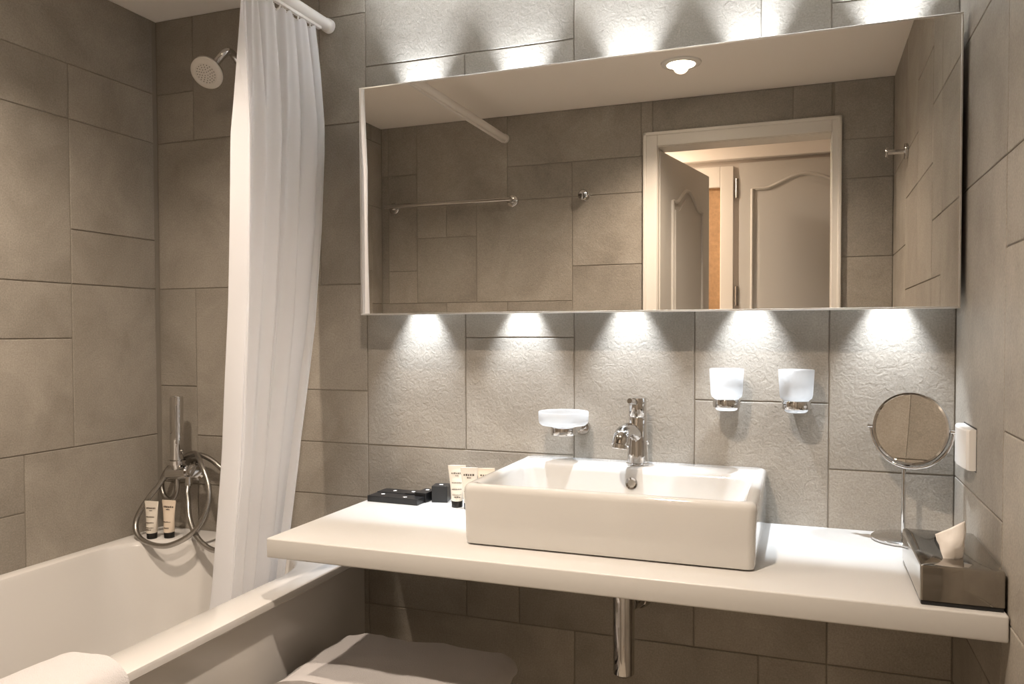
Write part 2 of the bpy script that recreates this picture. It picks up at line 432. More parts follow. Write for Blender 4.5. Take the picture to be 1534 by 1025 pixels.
bm = B(); lathe(bm, [(.098, -.036), (.09, -.05), (.05, -.06), (0, -.063)], (.12, -2.08, HALL_H), n=40); obj('diffuser', bm, LENSC, t, True)
l_ = area('hall_lamp', (0, 0, 0), HALL_W, .16, WARM, 170); l_.parent = t; l_.location = (0, 0, -.075)

# ================================================================== WALL MIRROR WITH LAMPS
ML, MR, MB, MT = .0909, 1.4885, 1.2735, 1.8690
t = thing('wall_mirror', 'wide rectangular wall mirror with lamps shining above and below it', 'mirror', ((ML+MR)/2, -.002, MB))
fr = .004
obj('mirror_glass', box(B(), ML+fr, MR-fr, MY, MY+.006, MB+fr, MT-fr), MIRROR, t)
for b in ((ML, MR, MB, MB+fr), (ML, MR, MT-fr, MT), (ML, ML+fr, MB+fr, MT-fr), (MR-fr, MR, MB+fr, MT-fr)):
    obj('frame_bar', box(B(), b[0], b[1], MY-.0015, MY+.014, b[2], b[3], .0008, 1), FRAME, t)
obj('backing', box(B(), ML+fr, MR-fr, MY+.006, MY+.012, MB+fr, MT-fr), HOUSING, t)
for x0 in (ML+.012, MR-.02): obj('side_panel', box(B(), x0, x0+.008, MY+.012, -.002, MB+.02, MT-.02), HOUSING, t)
obj('mounting_rail', box(B(), ML+.03, MR-.03, MY+.02, -.004, MB+.16, MT-.16, .004), HOUSING, t)
LH = .115; SY = -.046
for x in (.222, .511, .788, 1.073, 1.366):
    for up in (0, 1):
        z = (MT-LH) if up else (MB+LH); s = 1 if up else -1
        bm = B(); lathe(bm, [(.024, -.05*s), (.026, -.045*s), (.026, -.002*s), (.024, 0)], (x, SY, z), n=28)
        can = obj('spot_lamp', bm, FRAME, t, True)
        bm = B(); lathe(bm, [(0, .0005*s), (.019, .0005*s), (.019, .0015*s), (0, .0015*s)], (x, SY, z), n=28); obj('lens', bm, LENSW, can, True, 'glowing white lens')
        o = spot('mirror_spot', (x, SY, z+.004*s), (PI if up else 0, 0, 0), LED_UP_W if up else LED_W, 64, .85, COOL, .006)
        bl = Vector((x, SY, z+.004*s)); o.parent = t; o.location = bl-t.location

# ================================================================== BATHTUB
RZ = .6222
t = thing('bathtub', 'white built-in bathtub with flat front panel along the left wall', 'bathtub', (-.31, -.8, 0))
bm = B()
ox0, ox1, oy0, oy1 = XL+.001, .0678, D+.002, -.002
ix0, ix1, iy0, iy1 = -.663, -.030, -1.49, -.115
loft(bm, [(ox0+.06, ox1-.045, oy0+.05, oy1-.05, .02, .05), (ox0+.02, ox1-.045, oy0+.02, oy1-.02, .02, RZ-.05), (ox0, ox1-.04, oy0, oy1, .006, RZ-.021), (ox0, ox1-.004, oy0, oy1, .006, RZ-.021), (ox0, ox1, oy0, oy1, .006, RZ-.017), (ox0, ox1, oy0, oy1, .006, RZ-.007), (ox0, ox1-.002, oy0, oy1, .006, RZ-.002),
          (ox0, ox1-.008, oy0, oy1, .006, RZ), (ix0-.006, ix1+.006, iy0-.006, iy1+.006, .186, RZ), (ix0, ix1, iy0, iy1, .18, RZ-.003), (ix0+.004, ix1-.004, iy0+.005, iy1-.005, .178, RZ-.012),
          (ix0+.03, ix1-.03, iy0+.10, iy1-.035, .16, .40), (ix0+.06, ix1-.06, iy0+.20, iy1-.07, .15, .22), (ix0+.09, ix1-.09, iy0+.26, iy1-.11, .13, .165), (ix0+.14, ix1-.14, iy0+.32, iy1-.16, .10, .15)], n=12)
obj('tub_shell', bm, ACRYL, t, 35)
obj('front_panel', box(B(), .012, .031, D+.002, -.002, 0, RZ-.021, .001, 1), ACRYL, t)
bm = B(); lathe(bm, [(.03, 0), (.03, .004), (.024, .006), (0, .006)], (-.346, -.42, .150), n=28); obj('drain', bm, CHROME, t, True, 'chrome drain in the tub floor')

# towel over the rim
def noisy(bm, amp, sc, seed=0):
    bm.normal_update()
    for v in bm.verts:
        v.co += v.normal*amp*fbm(v.co.x+seed, v.co.y, v.co.z, sc)
def band_towel(path, th, y0, y1, ny, amp, seed, m=TOWEL, bend=None):
    """a folded cloth: a thick band following the (x,z) path, run along y"""
    P = spline([(a, 0, b) for a, b in path], 7); n = len(P); ring = []
    for sgn in (1, -1):
        for i in (range(n) if sgn == 1 else range(n-1, -1, -1)):
            d = (P[min(i+1, n-1)]-P[max(i-1, 0)]).normalized(); nn = Vector((-d.z, 0, d.x)); ring.append((P[i]+nn*th/2*sgn))
    bm = B(); rows = []
    for j in range(ny+1):
        tt = j/ny; y = y0+(y1-y0)*tt; e = min(tt, 1-tt)*2*abs(y1-y0)
        rows.append([bm.verts.new((p.x, y+(.004*fbm(p.x, p.z, seed, 9)), p.z)) for p in ring])
    m_ = len(ring)
    for a, b in zip(rows, rows[1:]):
        for k in range(m_): bm.faces.new((a[k], a[(k+1) % m_], b[(k+1) % m_], b[k]))
    for r in (rows[0], rows[-1]):
        for i in range(n-1): bm.faces.new((r[i], r[i+1], r[m_-2-i], r[m_-1-i]))
    bmesh.ops.recalc_face_normals(bm, faces=bm.faces[:])
    noisy(bm, amp, 9, seed); noisy(bm, amp*.35, 40, seed)
    return bm
bm = band_towel([(-.110, .46), (-.090, .54), (-.066, .615), (-.035, .643), (.03, .6475), (.07, .645), (.093, .625), (.098, .58), (.098, .50), (.098, .42)], .030, -1.30, -.905, 16, .004, 3)
tag(obj('bath_towel', bm, TOWEL, smooth=60), 'white towel draped over the bathtub rim at the lower left', 'towel')

# ================================================================== CURTAIN AND ROD
RX, RZZ = -.068, 2.088
t = thing('curtain_rod', 'white curtain rod running along above the bathtub', 'rod', (RX, -.8, RZZ))
bm = B(); cyl(bm, (RX, D+.004, RZZ), (RX, -.004, RZZ), .0165, 28); obj('tube', bm, RODM, t, True)
for y0, y1 in ((-.022, -.001), (D+.001, D+.022)):
    bm = B(); cyl(bm, (RX, y0, RZZ), (RX, y1, RZZ), .0195, 28, .003); obj('end_cap', bm, RODM, t, True)
obj('glide_rail', box(B(), RX-.006, RX+.006, D+.03, -.05, RZZ-.024, RZZ-.0155, .002), RODM, t)
def lerp_tab(tab, z):
    for (z0, a), (z1, b) in zip(tab, tab[1:]):
        if z >= z1: return b+(a-b)*(z-z1)/(z0-z1)
    return tab[-1][1]
t = thing('shower_curtain', 'white pleated shower curtain drawn to the wall end, falling into the tub', 'curtain', (RX, -.3, .43))
ztop, zbot = RZZ-.026, .44
YR = [(2.07, -.085), (1.95, -.066), (1.80, -.055), (1.50, -.080), (1.25, -.115), (.95, -.180), (.62, -.235), (.44, -.26)]
YL = [(2.07, -.378), (1.80, -.380), (1.30, -.392), (.95, -.412), (.62, -.446), (.44, -.465)]
XC = [(2.07, RX), (1.4, RX-.006), (.9, RX-.012), (.62, RX-.022), (.44, RX-.034)]
bm = B(); NS, NZ = 220, 70; rows = []
for j in range(NZ+1):
    z = ztop+(zbot-ztop)*j/NZ; a, b, xc = lerp_tab(YR, z), lerp_tab(YL, z), lerp_tab(XC, z); d = (ztop-z)
    row = []
    for i in range(NS+1):
        s = i/NS
        ph = 2*PI*(5.4*s+.42*math.sin(5.1*s+.7)+.16*fbm(s*2, z*.7, 1.3, 1.0))
        amp = (.009+.023*min(1, d/.35)) * (.85+.75*noise.noise(Vector((s*5, z*.55, 4))))
        x = xc+amp*(math.sin(ph)+.30*math.sin(2*ph+1.1)+.14*math.sin(3*ph+2.3+3*s))+.008*min(1, d/.4)*noise.noise(Vector((s*16, z*1.3, 9)))
        y = a+(b-a)*s+.014*min(1, d/.3)*math.cos(ph+.4)+.004*noise.noise(Vector((s*9, z*2, 2)))
        zz = z-(.006*(.5-.5*math.cos(2*PI*11*s)) if j == 0 else 0)
        row.append(bm.verts.new((x, min(y, -.012), zz)))
    rows.append(row)
for p, q in zip(rows, rows[1:]):
    for i in range(NS): bm.faces.new((p[i], p[i+1], q[i+1], q[i]))
cz = [tuple(rows[0][i].co) for i in range(10, NS+1, 20)]
hem = [Vector(r[NS-14].co)+Vector((.0012, -.0008, 0)) for r in rows]; edge = [Vector(r[NS].co) for r in rows]; edge2 = [Vector(r[0].co) for r in rows]
cur = obj('cloth', bm, CLOTH, t, 80)
bm = B(); tube(bm, edge, .0016, 8); obj('hem', bm, CLOTH, t, True)
bm = B(); tube(bm, edge2, .0016, 8); obj('hem', bm, CLOTH, t, True)
for c in cz:
    bm = B(); tube(bm, spline([(c[0], c[1], c[2]-.004), (RX, c[1], c[2]+.002), (RX, c[1], RZZ-.022)], 3), .0022, 8); obj('glider', bm, SWITCH, t, True)

# ================================================================== SHOWER
hd = Vector((.15, -.75, -.64)).normalized(); hc = Vector((-.381, -.135, 1.958))
t = thing('overhead_shower', 'round shower head on a bent chrome arm high on the tub wall', 'shower head', (-.352, 0, 2.0))
bm = B(); lathe(bm, [(.033, 0), (.033, .006), (.026, .012), (.014, .014)], (-.352, 0, 1.998), (0, -1, 0), 32); obj('flange', bm, CHROME, t, True)
back = hc-hd*.032
bm = B(); tube(bm, spline([(-.352, -.005, 1.998), (-.352, -.03, 2.004), (-.352, -.055, 2.022), (-.353, -.078, 2.030), (-.358, -.096, 2.018), tuple(back-hd*.012), tuple(back+hd*.004)], 8), .0105, 16); obj('arm', bm, CHROME, t, True)
bm = B(); lathe(bm, [(.012, -.038), (.016, -.032), (.018, -.022), (.034, -.012), (.0445, -.004), (.0465, .001), (.046, .004)], hc, hd, 48); obj('head', bm, CHROME, t, True)
bm = B(); lathe(bm, [(.0455, .004), (.0450, .008), (.041, .011), (.030, .0122), (.0295, .0112), (0, .0122)], hc, hd, 48); face = obj('spray_face', bm, SHOWERW, t, True, 'pearl white spray plate')
bm = B(); s_, t_, _ = frame_of(hd)
for q, rr in ((4, .006), (9, .0125), (14, .019), (19, .0255)):
    for i in range(q):
        a = 2*PI*i/q+q; lathe(bm, [(.0016, 0), (.0012, .0014)], hc+hd*.0115+(s_*math.cos(a)+t_*math.sin(a))*rr, hd, 6)
no = obj('nozzles', bm, NOZZ, face, label='rings of small spray nozzles'); no['kind'] = 'stuff'

t = thing('bath_mixer', 'chrome wall bath mixer that carries the hand shower', 'tap', (-.54, 0, .81))
bm = B(); cyl(bm, (-.610, -.062, .803), (-.530, -.062, .812), .021, 28, .004); obj('body', bm, CHROME, t, True)
bm = B(); lathe(bm, [(.030, 0), (.030, .008), (.018, .014), (.017, .05)], (-.555, 0, .806), (0, -1, 0), 32); obj('wall_flange', bm, CHROME, t, True)
bm = B(); tube(bm, spline([(-.535, -.062, .812), (-.515, -.064, .820), (-.500, -.068, .826)], 5), .016, 16); obj('neck', bm, CHROME, t, True)
bm = B(); lathe(bm, [(.012, 0), (.0205, .003), (.0215, .012), (.018, .02), (0, .021)], (-.512, -.066, .820), (.82, -.45, -.1), 32); obj('control_knob', bm, CHROME, t, True)
bm = B(); cyl(bm, (-.530, -.066, .80), (-.529, -.070, .772), .0105, 20); obj('outlet', bm, CHROME, t, True)
bm = B(); lathe(bm, [(.026, 0), (.026, .012), (.0195, .012), (.0195, 0), (.026, 0)], (-.571, -.070, .835), n=32, cap0=False, cap1=False); obj('cradle_ring', bm, CHROME, t, True)

t = thing('hand_shower', 'slim chrome stick hand shower with a coiled metal hose', 'hand shower', (-.571, -.07, .83))
bm = B(); lathe(bm, [(.014, -.012), (.0165, -.004), (.0188, .004), (.0190, .20), (.0175, .2045), (.013, .2045), (.012, .199)], (-.571, -.070, .834), (.01, 0, 1), 36); obj('handle', bm, CHROME, t, True)
bm = B(); box(bm, -.5565, -.5515, -.0905, -.0865, .90, 1.015, .0015); obj('spray_strip', bm, NOZZ, t, label='dark strip of spray openings')
bm = B(); lathe(bm, [(.011, 0), (.0125, .003), (.0125, .018), (.015, .022)], (-.573, -.068, .800), n=24); obj('hose_nut', bm, CHROME, t, True)
path = [(-.529, -.070, .775), (-.522, -.082, .755), (-.507, -.095, .735), (-.482, -.119, .695), (-.447, -.140, .660), (-.401, -.158, .634), (-.345, -.166, .620), (-.303, -.158, .645), (-.300, -.12, .70), (-.345, -.075, .76), (-.40, -.045, .80),
        (-.455, -.036, .838), (-.503, -.034, .858), (-.545, -.032, .858), (-.580, -.036, .846), (-.604, -.060, .815), (-.622, -.085, .775), (-.643, -.110, .735), (-.660, -.133, .688), (-.656, -.147, .656), (-.630, -.160, .632), (-.581, -.170, .619), (-.522, -.172, .618),
        (-.473, -.165, .635), (-.435, -.154, .662), (-.414, -.136, .702), (-.412, -.117, .746), (-.428, -.100, .790), (-.458, -.085, .828), (-.498, -.06, .855), (-.55, -.022, .862), (-.602, -.022, .842), (-.640, -.032, .812), (-.657, -.042, .772), (-.641, -.052, .735), (-.612, -.057, .722), (-.587, -.060, .742), (-.575, -.065, .780), (-.573, -.068, .803)]
bm = B(); tube(bm, spline(path, 7), .0078, 12); obj('hose', bm, BRUSHED, t, True, 'long ribbed metal hose in loose loops')

# ================================================================== TOILETRY TUBES
def toiletry(label, group, c, z0, rz, h, w, lines, tint=None):
    """squeeze tube standing on its cap: round at the cap, flat crimp at the top"""
    t = thing('toiletry_tube', label, 'tube', (c[0], c[1], z0), group)
    ch = h*.155; r0 = w*.33; bm = B(); rings = []; n = 24
    ca, sa = math.cos(rz), math.sin(rz)
    def pt(u, v, z): return Vector((c[0]+ca*u-sa*v, c[1]+sa*u+ca*v, z0+z))
    prof = [(0, .9), (.02, 1), (.3, 1.08), (.6, 1.25), (.85, 1.42), (.93, 1.5), (1, 1.5)]
    for f_, q in prof:
        z = ch+(h-ch)*f_; a = r0*q; b = r0*max(.06, (1-f_**1.15)) if f_ < .93 else .0016
        rings.append([bm.verts.new(pt(a*math.cos(2*PI*i/n), b*math.sin(2*PI*i/n), z)) for i in range(n)])
    for p, q in zip(rings, rings[1:]):
        for i in range(n): bm.faces.new((p[i], p[(i+1) % n], q[(i+1) % n], q[i]))
    bm.faces.new(rings[0]); bm.faces.new(rings[-1])
    body = obj('tube_body', bm, TUBE if tint is None else tint, t, 50)
    bm = B(); lathe(bm, [(r0*.86, 0), (r0*.93, .001), (r0*.95, ch-.001), (r0*.9, ch)], (c[0], c[1], z0), n=28); obj('cap', bm, CAP, t, True, 'black screw cap')
    bm = B(); rnd = random.Random(len(lines)*7+int(h*1000))
    for f_, wd, hh in lines:
        z = ch+(h-ch)*f_; b = r0*max(.06, 1-f_**1.15); u = -wd*r0/1; end = wd*r0
        a = r0*1.2
        while u < end:
            l = rnd.uniform(.5, 1.1)*hh*.8
            um = u+l/2; v = -b*math.sqrt(max(.05, 1-(um/a)**2))
            k = pt(um, v-.0006, z); rot_box(bm, k, (l, .0008, hh*rnd.uniform(.6, 1)), rz)
            u += l+hh*.35
    obj('print', bm, DPRINT, body, label='lines of small dark print')['kind'] = 'stuff'
    return t
TINT2 = mat('peach_plastic', (.80, .68, .55), .35)
L1 = [(.76, .95, .0045), (.70, .25, .002), (.50, .85, .003), (.32, .8, .003), (.17, .75, .002), (.10, .45, .004)]
L2 = [(.77, .95, .0055), (.70, .35, .004), (.32, .8, .003), (.13, .4, .004)]
toiletry('pale toiletry tube on the tub corner, left one of the pair', 'tubes on the tub corner', (-.613, -.128), RZ, .12, .110, .048, L1)
toiletry('peach-tinted toiletry tube on the tub corner, right one of the pair', 'tubes on the tub corner', (-.571, -.104), RZ, .10, .111, .048, L2, TINT2)
toiletry('pale toiletry tube next to the black cube box on the counter', 'tubes on the counter', (.358, -.090), .78, .35, .107, .046, L1)
toiletry('toiletry tube half hidden behind the basin corner', 'tubes on the counter', (.398, -.102), .78, .25, .105, .046, L2)
toiletry('peach-tinted toiletry tube tucked rearmost behind the basin corner', 'tubes on the counter', (.430, -.070), .78, .3, .100, .046, L2, TINT2)

# ================================================================== COUNTER, BASIN, TAP, TRAP
CT, CB, CF, CLX = .78, .737, -.5147, .0941
tag(obj('vanity_counter', box(B(), CLX, XR-.0015, CF, -.001, CB, CT, .0035, 3), WHITE, smooth=40), 'thick white wall-hung vanity counter carrying the basin', 'counter')
bx0, bx1, by0, by1, bt = .5185, 1.1125, -.4185, -.0025, .9095
t = thing('wash_basin', 'white rectangular ceramic basin standing on the counter', 'basin', (.815, -.2, CT))
bm = B()
loft(bm, [(bx0+.012, bx1-.012, by0+.012, by1-.004, .012, CT+.0005), (bx0+.005, bx1-.005, by0+.005, by1, .014, CT+.004), (bx0+.003, bx1-.003, by0+.003, by1, .016, CT+.014), (bx0, bx1, by0, by1, .016, bt-.016), (bx0+.0008, bx1-.0008, by0+.0008, by1-.0005, .016, bt-.010), (bx0+.003, bx1-.003, by0+.003, by1-.001, .016, bt-.0045), (bx0+.0065, bx1-.0065, by0+.0065, by1-.003, .015, bt-.0014),
          (bx0+.012, bx1-.012, by0+.012, by1-.006, .013, bt), (bx0+.020, bx1-.020, by0+.016, -.100, .022, bt-.0005), (bx0+.026, bx1-.026, by0+.021, -.106, .026, bt-.005), (bx0+.030, bx1-.030, by0+.025, -.111, .028, bt-.016), (bx0+.042, bx1-.042, by0+.034, -.122, .035, .840), (bx0+.055, bx1-.055, by0+.046, -.136, .04, .815), (bx0+.085, bx1-.085, by0+.075, -.165, .04, .806)], n=8)
obj('bowl', bm, CERAM, t, 40)
oc = Vector((.816, -.1165, .874)); ov = Vector((0, -1, .18)).normalized()
bm = B(); lathe(bm, [(.009, .001), (.0135, .0025), (.0145, 0), (.012, -.006), (.009, -.004)], oc, ov, 32, False, False); ovf = obj('overflow_ring', bm, CHROME, t, True)
bm = B(); lathe(bm, [(0, .0009), (.0100, .0009), (.0100, -.003), (0, -.003)], oc, ov, 24); obj('overflow_hole', bm, mat('overflow_shade', (.38, .34, .29), .4), ovf, True)
bm = B(); lathe(bm, [(.03, 0), (.03, .003), (.024, .005), (.02, .003), (0, .004)], (.816, -.26, .806), n=32); obj('drain', bm, CHROME, t, True)

FX, FY = .818, -.058
t = thing('basin_tap', 'chrome single-lever tap on the back rim of the basin', 'tap', (FX, FY, bt))
bm = B(); lathe(bm, [(.027, .0005), (.027, .004), (.0235, .0065)], (FX, FY, bt), n=36); obj('base_ring', bm, CHROME, t, True)
bm = B(); lathe(bm, [(.0245, .006), (.0235, .03), (.0218, .060), (.0210, .112), (.0200, .114)], (FX, FY, bt), n=36); obj('body', bm, CHROME, t, True)
bm = B(); lathe(bm, [(.0200, .1155), (.0212, .117), (.0212, .152), (.0195, .160), (.006, .162), (0, .162)], (FX, FY, bt), n=36); lev = obj('lever_cap', bm, CHROME, t, True)
bm = B(); P_ = [(FX-.002, FY-.008, bt+.150), (FX-.004, FY-.03, bt+.152), (FX-.008, FY-.055, bt+.157)]
tube(bm, spline(P_, 6), .007, 12, radii=[.0085-.0002*i for i in range(13)]); obj('lever', bm, CHROME, lev, True)
sp = spline([(FX, FY, bt+.066), (FX-.003, FY-.03, bt+.080), (FX-.007, FY-.065, bt+.090), (FX-.011, FY-.095, bt+.089), (FX-.013, FY-.116, bt+.079), (FX-.0145, FY-.124, bt+.062)], 8)
bm = B(); tube(bm, sp, .015, 20, radii=[.0140+.0052*math.sin(PI*.5*i/(len(sp)-1)) for i in range(len(sp))]); obj('spout', bm, CHROME, t, True)
bm = B(); cyl(bm, sp[-1]+Vector((0, 0, .004)), sp[-1]+Vector((-.001, -.002, -.008)), .0170, 28); obj('aerator', bm, CHROME, t, True)
bm = B(); cyl(bm, (FX+.018, FY+.026, bt), (FX+.018, FY+.026, bt+.045), .0025, 12); lathe(bm, [(0, 0), (.005, .003), (.006, .009), (.003, .012), (0, .0125)], (FX+.018, FY+.026, bt+.043), n=16); obj('pop_up_rod', bm, CHROME, t, True)

TX, TY = .8205, -.22
t = thing('bottle_trap', 'chrome bottle trap under the counter below the basin', 'drain pipe', (TX, TY, .46))
bm = B(); cyl(bm, (TX, TY, .60), (TX, TY, CB-.0005), .0165, 28); obj('tail_pipe', bm, CHROME, t, True)
bm = B(); lathe(bm, [(.020, .455), (.0235, .459), (.0238, .640), (.0225, .643)], (TX, TY, .012), n=36); obj('cup', bm, CHROME, t, True)
bm = B(); lathe(bm, [(.0245, .648), (.0255, .650), (.0255, .672), (.0235, .675)], (TX, TY, 0), n=36); obj('collar', bm, CHROME, t, True)
bm = B(); tube(bm, spline([(TX+.015, TY+.012, .625), (TX+.03, TY+.05, .625), (TX+.032, -.09, .615), (TX+.030, -.004, .600)], 8), .0155, 20); obj('outlet_pipe', bm, CHROME, t, True)
bm = B(); lathe(bm, [(.0185, 0), (.0205, .003), (.0205, .02), (.018, .022)], (TX+.025, TY+.038, .625), (.3, .9, 0), 28); obj('lock_nut', bm, CHROME, t, True)
bm = B(); lathe(bm, [(.034, 0), (.033, .006), (.018, .014)], (TX+.030, -.001, .600), (0, -1, 0), 32); obj('wall_flange', bm, CHROME, t, True)

# ================================================================== SOAP DISH AND TUMBLERS
def holder(name, label, cat, cx, cy, z0, r, h, fx):
    t = thing(name, label, cat, (cx, 0, z0))
    bm = B(); lathe(bm, [(r, 0), (r+.001, .0015), (r+.001, h-.0015), (r, h), (r-.0022, h), (r-.0022, 0), (r, 0)], (cx, cy, z0), n=40, cap0=False, cap1=False); obj('ring', bm, CHROME, t, True)
    bm = B(); cyl(bm, (cx+fx*.6, cy+r*.93, z0+h*.5), (cx+fx, -.004, z0+h*.5), .0075, 20); obj('arm', bm, CHROME, t, True)
    bm = B(); lathe(bm, [(.0195, 0), (.0195, .005), (.017, .008), (.008, .0085)], (cx+fx, -.0005, z0+h*.5), (0, -1, 0), 32); obj('wall_plate', bm, CHROME, t, True)
    return t
def cup(name, label, cat, prof, c, group=None):
    bm = B(); lathe(bm, prof, c, n=48); return tag(obj(name, bm, FROST, smooth=50, loc=c), label, cat, group)
sx, sy = .645, -.078
holder('soap_dish_holder', 'chrome wall holder under the frosted soap dish', 'holder', sx-.006, sy, .976, .030, .022, .028)
cup('soap_dish', 'shallow round frosted glass soap dish on its wall holder', 'soap dish', [(0, -.018), (.026, -.018), (.0275, -.015), (.0275, .0015), (.054, .0025), (.0595, .007), (.061, .014), (.0615, .034), (.060, .0355), (.057, .034), (.056, .012), (.050, .007), (0, .006)], (sx-.006, sy, .998))
for cx, q in ((1.024, 'left'), (1.175, 'right')):
    cy = -.055
    holder('tumbler_holder', 'chrome wall holder ring under the %s frosted tumbler' % q, 'holder', cx, cy, 1.0535, .0300, .019, .006)['group'] = 'chrome rings of the two tumblers'
    cup('tumbler', 'frosted white glass tumbler on the wall, the %s of two' % q, 'tumbler', [(0, -.008), (.020, -.008), (.0235, -.006), (.0262, 0), (.0272, .018), (.0275, .0195), (.0335, .024), (.0355, .032), (.0365, .05), (.0385, .087), (.0375, .088), (.0365, .087), (.0345, .05), (.033, .033), (.026, .026), (.024, .004), (0, .002)], (cx, cy, 1.054), 'frosted tumblers on the wall')

# ================================================================== COSMETIC MIRROR
vx, vy = 1.392, -.068
t = thing('cosmetic_mirror', 'round chrome cosmetic mirror on a stem and disc foot in the corner', 'mirror', (vx, vy, CT))
bm = B(); lathe(bm, [(.061, .0005), (.063, .002), (.063, .006), (.060, .0085), (.03, .0105), (.006, .012)], (vx, vy, CT), n=56); obj('foot', bm, CHROME, t, True)
bm = B(); cyl(bm, (vx, vy, CT+.010), (vx, vy, .945), .0042, 20); obj('stem', bm, CHROME, t, True)
mn = Vector((-.42, -.90, .09)).normalized(); mc = Vector((1.404, -.078, 1.021)); s_, u_, _ = frame_of(mn); u_ = u_ if u_.z > 0 else -u_; s_ = s_ if s_.x > 0 else -s_
yk = [mc+(s_*math.cos(a)+u_*math.sin(a))*.0825 for a in [PI+PI*i/32 for i in range(33)]]
bm = B(); tube(bm, [p-mn*.001 for p in yk], .0036, 10); obj('yoke', bm, CHROME, t, True)
bm = B(); tube(bm, [mc-mn*.001-u_*.0825, (vx, vy, .942)], .0045, 12); obj('joint', bm, CHROME, t, True)
for sg in (1, -1):
    bm = B(); cyl(bm, mc+s_*sg*.0765, mc+s_*sg*.0895, .0042, 16); obj('pivot', bm, CHROME, t, True)
bm = B(); lathe(bm, [(.0712, .004), (.0722, .0085), (.0760, .008), (.0775, 0), (.0760, -.008), (.0722, -.0085), (.0712, -.004), (.0712, .004)], mc, mn, 72, False, False); obj('rim', bm, CHROME, t, True)
bm = B(); lathe(bm, [(0, .0025), (.0722, .0035), (.0722, -.0035), (0, -.0025)], mc, mn, 72); obj('mirror_glass', bm, MIRROR, t, True)

# socket plate on the right wall
t = thing('wall_socket', 'white plastic socket plate on the right wall behind the round mirror', 'socket', (XR, -.18, .96))
bm = B(); rings = []
for y, dep in [(-.232, .012), (-.229, .0165), (-.21, .020), (-.17, .0225), (-.13, .020), (-.111, .0165), (-.108, .012)]:
    x = XR-.0005-dep; xb = XR-.0005
    rings.append([bm.verts.new(p) for p in ((xb, y, .962), (x+.003, y, .962), (x, y, .965), (x, y, 1.037), (x+.003, y, 1.040), (xb, y, 1.040))])
for a, b in zip(rings, rings[1:]):
    for i in range(6): bm.faces.new((a[i], a[(i+1) % 6], b[(i+1) % 6], b[i]))
bm.faces.new(rings[0]); bm.faces.new(rings[-1])
obj('plate', bm, SWITCH, t, 30)
obj('seam', box(B(), XR-.0006, XR-.0002, -.235, -.105, .959, 1.043), DARK, t, label='dark gap behind the plate')

# ================================================================== TISSUE BOX
t = thing('tissue_box', 'smoky mirror-finish tissue box on the right end of the counter', 'tissue box', (1.434, -.36, CT))
qx0, qx1, qy0, qy1, qz = 1.373, 1.4945, -.500, -.240, .846
obj('base_plate', box(B(), qx0+.0015, qx1-.0015, qy0+.0015, qy1-.0015, CT+.0005, CT+.0075, .001, 1), BLACK, t, label='thin black base')
sc_ = [(1.432+.017*math.cos(a), -.365+.085*math.sin(a)) for a in [2*PI*i/36 for i in range(36)]]
bm = B(); outer = rr_pts(qx0, qx1, qy0, qy1, .004, 8)
ov_ = [bm.verts.new((x, y, qz)) for x, y in rr_pts(qx0+.004, qx1-.004, qy0+.004, qy1-.004, .003, 8)]
o1 = [bm.verts.new((x, y, qz-.004)) for x, y in outer]; o1b = [bm.verts.new((x, y, qz-.0012)) for x, y in rr_pts(qx0+.0012, qx1-.0012, qy0+.0012, qy1-.0012, .004, 8)]
o2 = [bm.verts.new((x, y, CT+.0078)) for x, y in outer]
for a, b in ((ov_, o1b), (o1b, o1), (o1, o2)):
    for i in range(36): bm.faces.new((a[i], a[(i+1) % 36], b[(i+1) % 36], b[i]))
import bisect
sl = sorted(sc_, key=lambda p: math.atan2(p[1]+.365, p[0]-1.432))
ang_o = [math.atan2(v.co.y+.365, v.co.x-1.432) for v in ov_]; st = ang_o.index(min(ang_o)); ovs = ov_[st:]+ov_[:st]
s1 = [bm.verts.new((x, y, qz)) for x, y in sl]; s2 = [bm.verts.new((x, y, qz-.002)) for x, y in sl]
for i in range(36):
    j = (i+1) % 36; bm.faces.new((ovs[i], ovs[j], s1[j], s1[i])); bm.faces.new((s1[i], s1[j], s2[j], s2[i]))
cover = obj('cover', bm, SMOKE, t, 30)
obj('slot_inside', box(B(), 1.410, 1.454, -.455, -.275, qz-.012, qz-.0035), DARK, t, label='dark slot')
cols = [((1.417, -.448, .838), (1.408, -.444, .862), (1.403, -.441, .885)), ((1.434, -.441, .838), (1.427, -.452, .868), (1.424, -.440, .896)), ((1.444, -.428, .838), (1.446, -.440, .872), (1.4475, -.432, .908)),
        ((1.446, -.405, .838), (1.446, -.408, .866), (1.446, -.412, .893)), ((1.436, -.385, .838), (1.434, -.392, .860), (1.430, -.400, .880))]
bm = B(); NV = 12; up = [spline(c, 6) for c in cols]; rows = []
for j in range(13):
    r = spline([u_c[j] for u_c in up], 6)
    rows.append([bm.verts.new(p+Vector((.0022, .0022, .001))*noise.noise(p*90)) for p in r])
for p, q in zip(rows, rows[1:]):
    for i in range(len(p)-1): bm.faces.new((p[i], p[i+1], q[i+1], q[i]))
ti = obj('paper_tissue', bm, TISSUE, smooth=60); tag(ti, 'white paper tissue sticking up out of the tissue box', 'tissue')
sm = ti.modifiers.new('thickness', 'SOLIDIFY'); sm.thickness = .0006

